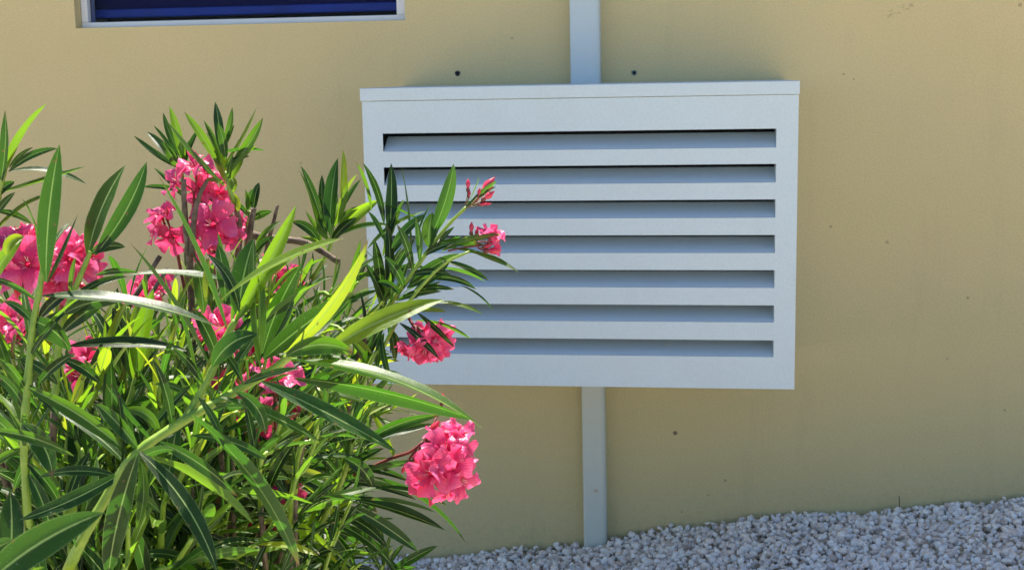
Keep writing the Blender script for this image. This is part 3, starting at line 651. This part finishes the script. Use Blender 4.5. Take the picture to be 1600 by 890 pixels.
# --- lower right shoot beside the big blossom
shoot([(455, 930, 1.58), (472, 872, 1.57), (500, 820, 1.56), (528, 765, 1.55), (545, 715, 1.55), (552, 672, 1.55)], .0065, .0028, [
    (538, 715, 583, 762, 22, 8, .15, -.03), (566, 692, 690, 647, 20, 9, .5), (566, 698, 680, 662, 10, 5, .25), (580, 744, 728, 848, 15, 16, .2), (530, 776, 696, 828, 14, 7, .12), (545, 790, 654, 862, 21, 5, .4, -.02),
    (520, 800, 606, 856, 17, 10, .15), (512, 826, 556, 892, 22, 6, .35), (510, 812, 618, 890, 16, 12, .25), (436, 900, 502, 774, 24, 3, .85, -.06), (470, 860, 540, 900, 14, 6, .3), (486, 850, 430, 900, 14, 4, .3),
    (548, 700, 528, 625, 13, 3, .3), (552, 680, 572, 620, 12, 3, .5), (540, 705, 508, 640, 12, 3, .15), (556, 680, 590, 625, 8, 3, .6), (545, 700, 575, 640, 12, 3, .2), (535, 730, 480, 640, 14, 3, .15),
    (530, 745, 470, 690, 16, 6, .2), (515, 770, 440, 740, 16, 6, .35), (510, 790, 450, 800, 16, 7, .25), (500, 810, 430, 830, 16, 7, .25), (530, 735, 400, 730, 18, 10, .4), (540, 740, 610, 735, 12, 6, .2),
    (545, 730, 640, 752, 12, 7, .15), (540, 750, 650, 780, 14, 6, .2), (520, 770, 590, 800, 16, 8, .3), (500, 830, 560, 850, 16, 8, .25), (560, 780, 680, 800, 8, 5, .3), (560, 740, 660, 720, 8, 3, .2), (480, 850, 455, 800, 14, 3, .3),
    (545, 730, 600, 700, 12, 4, .25), (590, 760, 700, 790, 6, 6, .4)], Z=1.55, woody=.35, g=dict(n_whorl=7, start=.72, llen=.085, tint=.2))
shoot([(560, 980, 1.6), (585, 910, 1.6), (600, 880, 1.6), (612, 858, 1.6)], .005, .002, [
    (602, 900, 684, 852, 16, 3, .3), (600, 890, 588, 800, 9, 3, .3), (606, 880, 590, 846, 9, 3, .3), (598, 900, 560, 835, 8, 3, .3), (610, 880, 632, 850, 8, 3, .3), (604, 870, 612, 830, 6, 2, .5), (600, 900, 650, 885, 12, 3, .3), (595, 890, 640, 915, 12, 3, .3), (600, 870, 625, 900, 14, 3, .2)], Z=1.6)
# --- vertical leaves in the middle left and dark crossing ones
shoot([(150, 800, 1.42), (180, 700, 1.42), (205, 620, 1.42), (215, 580, 1.42)], .006, .003, [
    (211, 596, 240, 452, 30, 5, .65), (207, 592, 176, 480, 28, 4, D_, .03), (122, 772, 118, 626, 36, 3, .25, -.08), (172, 700, 172, 548, 27, 3, .2, -.03), (212, 600, 270, 500, 12, 4, .75),
    (292, 548, 104, 541, 14, 8, .1, -.1), (215, 600, 365, 600, 8, 10, .5), (165, 690, 330, 600, 20, 12, .45), (155, 720, 290, 635, 22, 8, .6), (160, 720, 305, 655, 18, 3, .7, .02), (190, 640, 310, 610, 10, 6, .4),
    (15, 880, 16, 768, 38, 3, .35, -.22), (150, 750, 60, 700, 20, 8, .35), (140, 780, 60, 850, 18, 5, .3), (200, 430, 364, 440, 6, 8, .45, -.1), (160, 700, 90, 620, 14, 4, .3), (190, 650, 130, 560, 14, 4, .5),
    (180, 690, 240, 560, 14, 3, .3), (205, 610, 255, 585, 12, 4, .4), (150, 740, 100, 600, 12, 3, .5)], Z=1.42, g=dict(n_whorl=4, start=.75, llen=.1, tint=.4))
# --- very near leaf at the lower left corner
shoot([(-60, 1010, .80), (-50, 960, .78), (-30, 925, .76)], .005, .003, [(-40, 930, 162, 800, 56, 14, .3, 0, .02), (-60, 890, 22, 842, 34, 3, .3, 0, .03), (-20, 930, 70, 885, 16, 3, .7, -.01, .02), (-40, 960, 60, 960, 30, 8, .3)], Z=.77)
# --- leafless grey stubs among the upper blossoms
for pts, r0, r1 in (([(300, 440, 1.72), (292, 370, 1.7), (288, 320, 1.69), (287, 280, 1.69)], .0048, .0030), ([(300, 400, 1.7), (303, 345, 1.69), (312, 305, 1.69), (324, 282, 1.69)], .0044, .0024),
                    ([(370, 450, 1.74), (384, 400, 1.74), (392, 350, 1.73), (397, 325, 1.73)], .005, .0034), ([(400, 520, 1.82), (415, 400, 1.8), (428, 345, 1.79), (434, 320, 1.79)], .0038, .0022),
                    ([(360, 360, 1.85), (420, 372, 1.85), (480, 380, 1.86), (530, 410, 1.86)], .0060, .0042), ([(90, 640, 1.7), (150, 560, 1.7), (200, 480, 1.7), (250, 400, 1.72)], .0055, .003),
                    ([(120, 640, 1.66), (170, 560, 1.66), (215, 490, 1.68), (262, 420, 1.7)], .0045, .0025), ([(60, 700, 1.6), (120, 630, 1.58), (170, 580, 1.6), (240, 520, 1.62)], .006, .004)):
    stem(catmull([P(*p) for p in pts], 5), r0, r1, 1.0)

# --- inner and rear shoots filling the body of the bush
fill = [  # tip x, tip y, depth, lean x (px), lean y (px)
    (20, 560, 1.5, -20, -60), (90, 470, 1.55, 10, -60), (150, 520, 1.6, 20, -60), (230, 470, 1.7, 10, -60), (270, 500, 1.55, 10, -60), (330, 460, 1.7, 0, -60), (380, 440, 1.75, 20, -50), (430, 430, 1.8, 20, -50),
    (470, 440, 1.9, 30, -50), (520, 450, 1.85, 40, -40), (560, 440, 1.9, 50, -40), (600, 470, 1.8, 60, -30), (500, 520, 1.7, 50, -40), (560, 560, 1.8, 40, -20), (440, 520, 1.6, 30, -50), (380, 560, 1.5, 20, -50),
    (300, 560, 1.45, 0, -60), (240, 560, 1.6, 0, -60), (180, 600, 1.5, -10, -60), (110, 600, 1.6, -20, -60), (60, 640, 1.45, -30, -50), (10, 700, 1.5, -40, -50), (90, 720, 1.35, -30, -40), (150, 760, 1.35, -10, -50),
    (260, 740, 1.4, 10, -40), (320, 760, 1.5, 20, -40), (400, 680, 1.45, 40, -40), (460, 620, 1.6, 40, -40), (520, 620, 1.75, 50, -30), (480, 700, 1.7, 50, -20), (420, 760, 1.55, 40, -20), (380, 820, 1.45, 40, -20),
    (450, 840, 1.5, 40, -10), (520, 860, 1.6, 50, 0), (300, 850, 1.4, 20, -20), (230, 840, 1.4, 0, -30), (150, 860, 1.3, -20, -30), (70, 860, 1.3, -30, -30), (10, 830, 1.35, -40, -30), (340, 640, 1.7, 10, -50),
    (420, 600, 1.85, 20, -50), (250, 660, 1.75, 0, -50), (180, 700, 1.8, -10, -50), (60, 780, 1.7, -20, -50), (550, 700, 1.85, 40, -30), (500, 780, 1.85, 40, -20), (560, 820, 1.75, 40, -20), (590, 640, 1.8, 50, -15), (40, 470, 1.6, -20, -50),
    (470, 560, 2.0, 30, -40), (540, 500, 2.0, 40, -40), (350, 540, 1.95, 10, -50), (130, 660, 1.95, -10, -50), (290, 420, 1.85, 0, -50), (590, 520, 1.95, 40, -30), (-40, 620, 1.4, -40, -50), (-60, 760, 1.4, -40, -40), (-50, 480, 1.6, -40, -50)]
for (x, y, z, lx, ly) in fill:
    pts = [(x - lx * 1.3, y - ly * 2.3 + 20, z + .02), (x - lx * .5, y - ly * .9, z), (x, y, z - .01)]
    pth = rooted(pts); o = stem(pth, random.uniform(.0038, .005), .002, random.uniform(.45, .65)); L = Leaves()
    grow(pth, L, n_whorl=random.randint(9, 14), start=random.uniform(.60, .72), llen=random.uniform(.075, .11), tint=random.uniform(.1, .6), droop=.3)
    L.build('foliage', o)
for (x, y, z, lx, ly) in ((20, 600, 1.34, -30, -60), (110, 640, 1.36, 10, -70), (160, 560, 1.4, 20, -60), (250, 600, 1.36, 10, -60), (300, 700, 1.3, 30, -50), (390, 720, 1.34, 50, -40), (450, 700, 1.42, 60, -30), (100, 790, 1.28, -20, -50),
                         (200, 820, 1.26, 0, -50), (300, 840, 1.3, 40, -40), (400, 850, 1.36, 50, -20), (40, 720, 1.28, -40, -50), (470, 790, 1.45, 60, -20), (500, 580, 1.55, 50, -40), (430, 500, 1.6, 40, -50), (425, 415, 1.72, 10, -50), (470, 425, 1.8, 30, -50), (545, 430, 1.8, 40, -30), (350, 430, 1.6, 10, -60), (575, 500, 1.7, 50, -20), (610, 640, 1.65, 40, -10), (200, 480, 1.5, 0, -60), (340, 620, 1.36, 30, -60), (-20, 840, 1.3, -40, -50)):
    pth = rooted([(x - lx * 1.6, y - ly * 2.6 + 10, z + .03), (x - lx * .6, y - ly * 1.0, z), (x, y, z - .015)])
    o = stem(pth, .0045, .0022, .45); L = Leaves()
    grow(pth, L, n_whorl=random.randint(7, 9), start=.72, llen=random.uniform(.11, .135) if z < 1.58 else .08, tint=random.uniform(.1, .6), droop=.35, wid=.12, spread=(.4, 1.1)); L.build('foliage', o)
ML = Leaves(); mbm = MB()
for _ in range(130):
    x = random.uniform(-60, 580); lo = np.interp(x, [-60, 130, 220, 300, 480, 560, 600], [400, 500, 430, 420, 450, 500, 640])
    y = random.uniform(lo + 30, 930); z = random.uniform(1.32, 2.0); z = max(z, 1.75) if y < lo + 90 else z; lx = (x - 250) * .14; ly = random.uniform(-60, -15)
    pth = rooted([(x - lx * 1.3, y - ly * 2.3 + 20, z + .02), (x - lx * .5, y - ly * .9, z), (x, y, z - .01)])
    n_ = len(pth); rad = [.0045 - .0025 * k / (n_ - 1) for k in range(n_)]; k_ = int(n_ * .6)
    tube(mbm, pth[:k_ + 1], rad[:k_ + 1], 5, 0); tube(mbm, pth[k_:], rad[k_:], 5, 1)
    grow(pth, ML, n_whorl=random.randint(8, 12), start=random.uniform(.62, .74), llen=random.uniform(.06, .10), tint=random.choice((0, .05, .1, .15, .3, .6)), droop=.3, wid=random.choice((.09, .11, .13)))  # mostly dark tints: the bush's inner shade is put into leaf colour
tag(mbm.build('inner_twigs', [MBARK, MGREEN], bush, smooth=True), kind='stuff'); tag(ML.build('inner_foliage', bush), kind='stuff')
# --- dry leaves and woody stems low in the clump
for (x, y, z) in ((330, 700, 1.55), (250, 780, 1.6), (190, 800, 1.5), (420, 640, 1.8), (120, 800, 1.6), (370, 900, 1.55)):
    o = stem(rooted([(x, y + 160, z), (x + 10, y + 60, z), (x + 20, y, z)]), .009, .006, 1.0)
    L = Leaves()
    for _ in range(7):
        p = P(x + random.uniform(-60, 60), y + random.uniform(0, 140), z + random.uniform(-.1, .1)); d = rng.normal(size=3) * .05
        L.add(p, p + d * .5 + np.array([0, 0, .01]), p + d, .016, rng.normal(size=3), .5, fold=.7, twist=1.2, wave=.3)
    L.build('dry_foliage', o, MDRY)

# ------------------------------------------------------------------ blossoms
def basis(d):
    d = np.asarray(d, float); d = d / np.linalg.norm(d); a = np.cross(d, [.21, .33, .92]); a /= np.linalg.norm(a); return a, np.cross(d, a), d
def flower(c, d, size, parent, openness=1.0):
    """five skewed petals on a funnel; c = mouth of the funnel, d = facing."""
    a, b, d = basis(d); V = []; F = []; UV = []; MI = []; ph = random.random() * 6.28
    NT, NU = 8, 6; tubeL = size * .34
    layers = [(1.0, 0)] + ([(.62, .6)] if random.random() < .3 else [])
    for sc_, pho in layers:
        for k in range(5):
            th0 = ph + pho + k * 2 * math.pi / 5 + random.uniform(-.12, .12); k0 = len(V); bend = random.uniform(.8, 1.25) * openness + (.0 if sc_ == 1 else -.35); ruf = random.uniform(.06, .15); rp = random.random() * 6; Lp = size * .52 * sc_ * random.uniform(.88, 1.1)
            for i in range(NT):
                t = i / (NT - 1)
                ang = (.28 + bend * min(1, t * 1.5)) ; 
                r = size * .055 + Lp * (t * math.sin(.30 + .95 * bend * (.35 + .65 * min(1, t * 1.6)))); h = Lp * t * math.cos(min(1.7, .30 + .95 * bend * (.35 + .65 * min(1, t * 1.6)))) 
                wdt = size * .25 * sc_ * (.22 + .95 * t ** .75) * (1 if t < .8 else math.sqrt(max(.05, 1 - ((t - .8) / .26) ** 2)))
                for j in range(NU):
                    u = j / (NU - 1) * 2 - 1; skew = .30 * t * size * sc_
                    lat = u * wdt + skew * .55; rr = r - .10 * size * u * t * t * sc_
                    hh = h + ruf * size * math.sin(u * 2.6 + t * 5 + rp) * t + .06 * size * u * t - .10 * size * (u * u) * t * .6
                    rad = a * math.cos(th0) + b * math.sin(th0); tan = -a * math.sin(th0) + b * math.cos(th0)
                    V.append(c + rad * rr + tan * lat + d * hh); UV.append(((u + 1) / 2, t))
            for i in range(NT - 1):
                for j in range(NU - 1):
                    q = k0 + i * NU + j; F.append((q, q + 1, q + NU + 1, q + NU)); MI.append(0)
    # funnel
    k0 = len(V); n = 9
    for i in range(5):
        t = i / 4; rr = size * (.028 + .045 * t * t + .012 * t)
        for k in range(n):
            an = 2 * math.pi * k / n; V.append(c - d * tubeL * (1 - t) + (a * math.cos(an) + b * math.sin(an)) * rr); UV.append((.5, .15))
    for i in range(4):
        for k in range(n): F.append((k0 + i*n + k, k0 + i*n + (k+1) % n, k0 + (i+1)*n + (k+1) % n, k0 + (i+1)*n + k)); MI.append(0)
    # fringe at the throat
    for k in range(9):
        an = random.random() * 6.28; rad = a * math.cos(an) + b * math.sin(an); tn = -a * math.sin(an) + b * math.cos(an); p = c + rad * size * .06; q = c + rad * size * random.uniform(.06, .14) + d * size * random.uniform(.12, .24) 
        k0 = len(V); wv = tn * size * .012; V += [p - wv, p + wv, q + wv * .4, q - wv * .4]; UV += [(.5, .1)] * 4; F.append((k0, k0+1, k0+2, k0+3)); MI.append(1)
    # calyx
    k0 = len(V); m_ = 7
    for i, (t, rr) in enumerate(((0, .018), (.12, .045), (.35, .04))):
        for k in range(m_):
            an = 2*math.pi*k/m_; V.append(c - d * tubeL * (1.08 - t) + (a*math.cos(an) + b*math.sin(an)) * size * rr * (1 if i < 2 else (1 if k % 2 else .8))); UV.append((.5, .1))
    for i in range(2):
        for k in range(m_): F.append((k0+i*m_+k, k0+i*m_+(k+1) % m_, k0+(i+1)*m_+(k+1) % m_, k0+(i+1)*m_+k)); MI.append(2)
    return meshobj('flower', V, F, [MPETAL, MSTAMEN, MCALYX], parent, True, MI, uv=UV)
def bud(base, d, ln, parent, col=MBUD):
    a, b, d = basis(d); V = []; F = []; MI = []; n = 8
    pr = [(0, .07), (.08, .13), (.2, .14), (.3, .11), (.45, .15), (.62, .16), (.8, .10), (.93, .04), (1, .005)]
    for i, (t, r) in enumerate(pr):
        for k in range(n):
            an = 2*math.pi*k/n + t * 2.2; rr = r * ln * (1 + (.18 if k % 2 else -.12) * (1 if i > 3 else .3)); V.append(base + d*ln*t + (a*math.cos(an) + b*math.sin(an)) * rr)
    for i in range(len(pr) - 1):
        for k in range(n): F.append((i*n+k, i*n+(k+1) % n, (i+1)*n+(k+1) % n, (i+1)*n+k)); MI.append(0 if i > 2 else 1)
    return meshobj('bud', V, F, [col, MCALYX], parent, True, MI)
def cluster(stalk, flowers, buds=(), r=.0022, fsize=.046, mat=None):
    """stalk = traced polyline; flowers = (px, py, depth, facing dx, dy(up), toward camera, size factor)."""
    base = [P(*p) for p in stalk]; mb = MB(); tube(mb, catmull(base, 5), r, 6); top = base[-1]; fl = []
    for f in flowers:
        x, y, z, dx, dy, dc = f[:6]; s = fsize * (f[6] if len(f) > 6 else 1)
        d = CX * dx - CY * dy - CZ * dc; d /= np.linalg.norm(d); c = P(x, y, z) - d * s * .05
        root = c - d * s * .36; tube(mb, [top, (top + root) / 2 - d * .004 + np.array([0, 0, .003]), root], [r * .7, r * .55, r * .6], 6, 0); fl.append((c, d, s))
    bd = []
    for f in buds:
        x, y, z, dx, dy, dc, ln = f; d = CX * dx - CY * dy - CZ * dc; d /= np.linalg.norm(d); p = P(x, y, z)
        tube(mb, [top, (top + p) / 2 - d * .003, p], [r * .6, r * .5, r * .7], 6, 0); bd.append((p, d, ln))
    o = mb.build('flower_cluster', mat or MCALYX, bush, smooth=True)
    for c, d, s in fl: flower(c, d, s, o)
    for p, d, ln in bd: bud(p, d, ln, o)
# big left pair
cluster([(60, 520, 1.36), (45, 480, 1.36), (38, 455, 1.35)], [(14, 378, 1.33, -.4, .7, .5), (46, 368, 1.35, .1, 1, .5, .95), (66, 390, 1.38, .4, .9, .3, .9), (42, 412, 1.31, .1, .2, 1, 1.15), (2, 425, 1.32, -.4, .1, 1), (-25, 400, 1.34, -.6, .4, .6)], [(30, 440, 1.33, 0, -1, .4, .02)], fsize=.044)
cluster([(100, 540, 1.36), (95, 490, 1.35), (98, 460, 1.34)], [(98, 386, 1.33, -.1, 1, .4, .9), (120, 378, 1.35, .3, .9, .4, .8), (112, 405, 1.31, .4, .4, .9, 1.05), (142, 408, 1.32, 1, .1, .4, .95), (90, 436, 1.32, -.1, -.2, 1, .95)], [(118, 436, 1.33, .6, -.5, .3, .02)], fsize=.044)
# upper blossoms
cluster([(300, 440, 1.76), (300, 360, 1.74), (303, 310, 1.73)], [(302, 258, 1.71, -.1, .8, .8, 1.0), (274, 284, 1.71, -.9, .3, .6, .95), (324, 270, 1.74, .5, .7, .6, .9), (312, 296, 1.73, .3, -.2, 1, .9), (342, 304, 1.75, .8, -.3, .6, .8)], [(318, 318, 1.73, .4, -.5, .3, .02)], fsize=.041)
cluster([(290, 460, 1.78), (280, 410, 1.76), (275, 380, 1.75)], [(252, 336, 1.73, -.2, .9, .6, .9), (244, 358, 1.73, -.9, .1, .6, .9), (270, 372, 1.74, .1, -.5, .9, .95)], [(262, 345, 1.73, 0, 1, .3, .02)], fsize=.041)
cluster([(340, 480, 1.78), (335, 430, 1.76), (332, 400, 1.76)], [(332, 350, 1.7, 0, .15, 1, 1.35), (354, 366, 1.72, .8, -.1, .8, .95), (322, 384, 1.73, -.4, -.6, .8, .95), (376, 348, 1.78, .7, .4, .5, .7)], [(352, 335, 1.75, .4, .9, .2, .02)], fsize=.043)
# hanging cluster in front of the cover
cluster([(600, 500, 1.72), (632, 492, 1.71), (646, 508, 1.70)], [(645, 545, 1.68, -.3, -.9, .4), (634, 548, 1.7, -.5, -.9, .3, .85), (664, 548, 1.67, 0, -.8, .7), (678, 530, 1.67, .6, -.3, .8, 1.05), (692, 524, 1.69, .9, .3, .5), (694, 538, 1.7, .9, -.3, .5, .9), (677, 558, 1.7, .1, -1, .3, .85), (662, 525, 1.7, .1, .2, .9), (694, 512, 1.72, .5, 1, .3, .7)], fsize=.036)
# flower and buds in front of the cover
cluster([(700, 392, 1.69), (728, 386, 1.69), (748, 384, 1.69)], [(768, 364, 1.69, .3, 1, .1, .95), (774, 378, 1.70, 1, 0, .2, .95)], [(736, 368, 1.69, .05, 1, 0, .018), (743, 372, 1.69, .2, 1, 0, .014), (752, 388, 1.69, 1, .35, 0, .016), (755, 392, 1.69, 1, .02, 0, .024)], r=.0014, fsize=.036)
cluster([(690, 364, 1.7), (714, 338, 1.7), (726, 325, 1.7)], [], [(731, 300, 1.7, .03, 1, 0, .0175), (732, 310, 1.7, .15, 1, 0, .011), (749, 306, 1.7, .62, .75, 0, .032), (747, 308, 1.69, .2, 1, 0, .013), (752, 314, 1.69, .75, .55, 0, .022), (741, 317, 1.7, .6, .8, 0, .013), (754, 319, 1.7, 1, .1, 0, .012), (746, 320, 1.69, 1, .15, 0, .013)], r=.0013, mat=MSTALK)
# large lower right cluster
cluster([(552, 742, 1.56), (610, 716, 1.55), (640, 706, 1.54), (662, 690, 1.54)], [
    (690, 676, 1.53, .1, .9, .4, .9), (716, 672, 1.53, .5, .9, .5, .85), (722, 700, 1.52, .9, .4, .5, 1), (694, 702, 1.50, .0, .5, 1, 1.1), (672, 738, 1.49, -.4, .1, 1, 1.25),
    (706, 728, 1.49, .3, .1, 1, 1.15), (722, 752, 1.51, .9, -.2, .6, 1.1), (700, 772, 1.53, .2, -.9, .5, .8), (660, 764, 1.51, -.5, -.8, .6, .9)],
    [(668, 684, 1.54, .6, .9, .1, .026), (664, 696, 1.53, 1, .35, .1, .026), (672, 692, 1.53, 1, .2, .2, .022), (690, 634, 1.56, .1, 1, 0, .016), (640, 716, 1.55, -.2, -1, .2, .014), (650, 722, 1.55, .2, -1, .2, .014), (634, 724, 1.56, -.4, -1, 0, .013), (646, 712, 1.53, .4, -1, .4, .016)], fsize=.0395)
# blossoms inside the bush
for (x, y, z, k) in ((350, 605, 1.5, 3), (385, 560, 1.6, 2), (430, 592, 1.46, 2), (395, 655, 1.55, 2), (360, 812, 1.5, 4), (440, 775, 1.56, 4), (118, 575, 1.5, 3), (228, 455, 1.8, 4), (335, 520, 1.5, 3), (20, 505, 1.5, 4), (440, 430, 1.9, 3), (470, 630, 1.75, 2), (400, 830, 1.55, 2)):
    fl = [(x + random.uniform(-20, 20), y + random.uniform(-18, 18), z + random.uniform(-.02, .03), random.uniform(-.7, .7), random.uniform(-.4, .9), random.uniform(.3, 1), random.uniform(.8, 1.05)) for _ in range(k)]
    cluster([(x + 5, y + 110, z + .06), (x, y + 60, z + .05), (x, y + 28, z + .03)], fl, [(x + random.uniform(-15, 15), y + random.uniform(0, 20), z, random.uniform(-.6, .6), .8, .3, .02) for _ in range(2)])
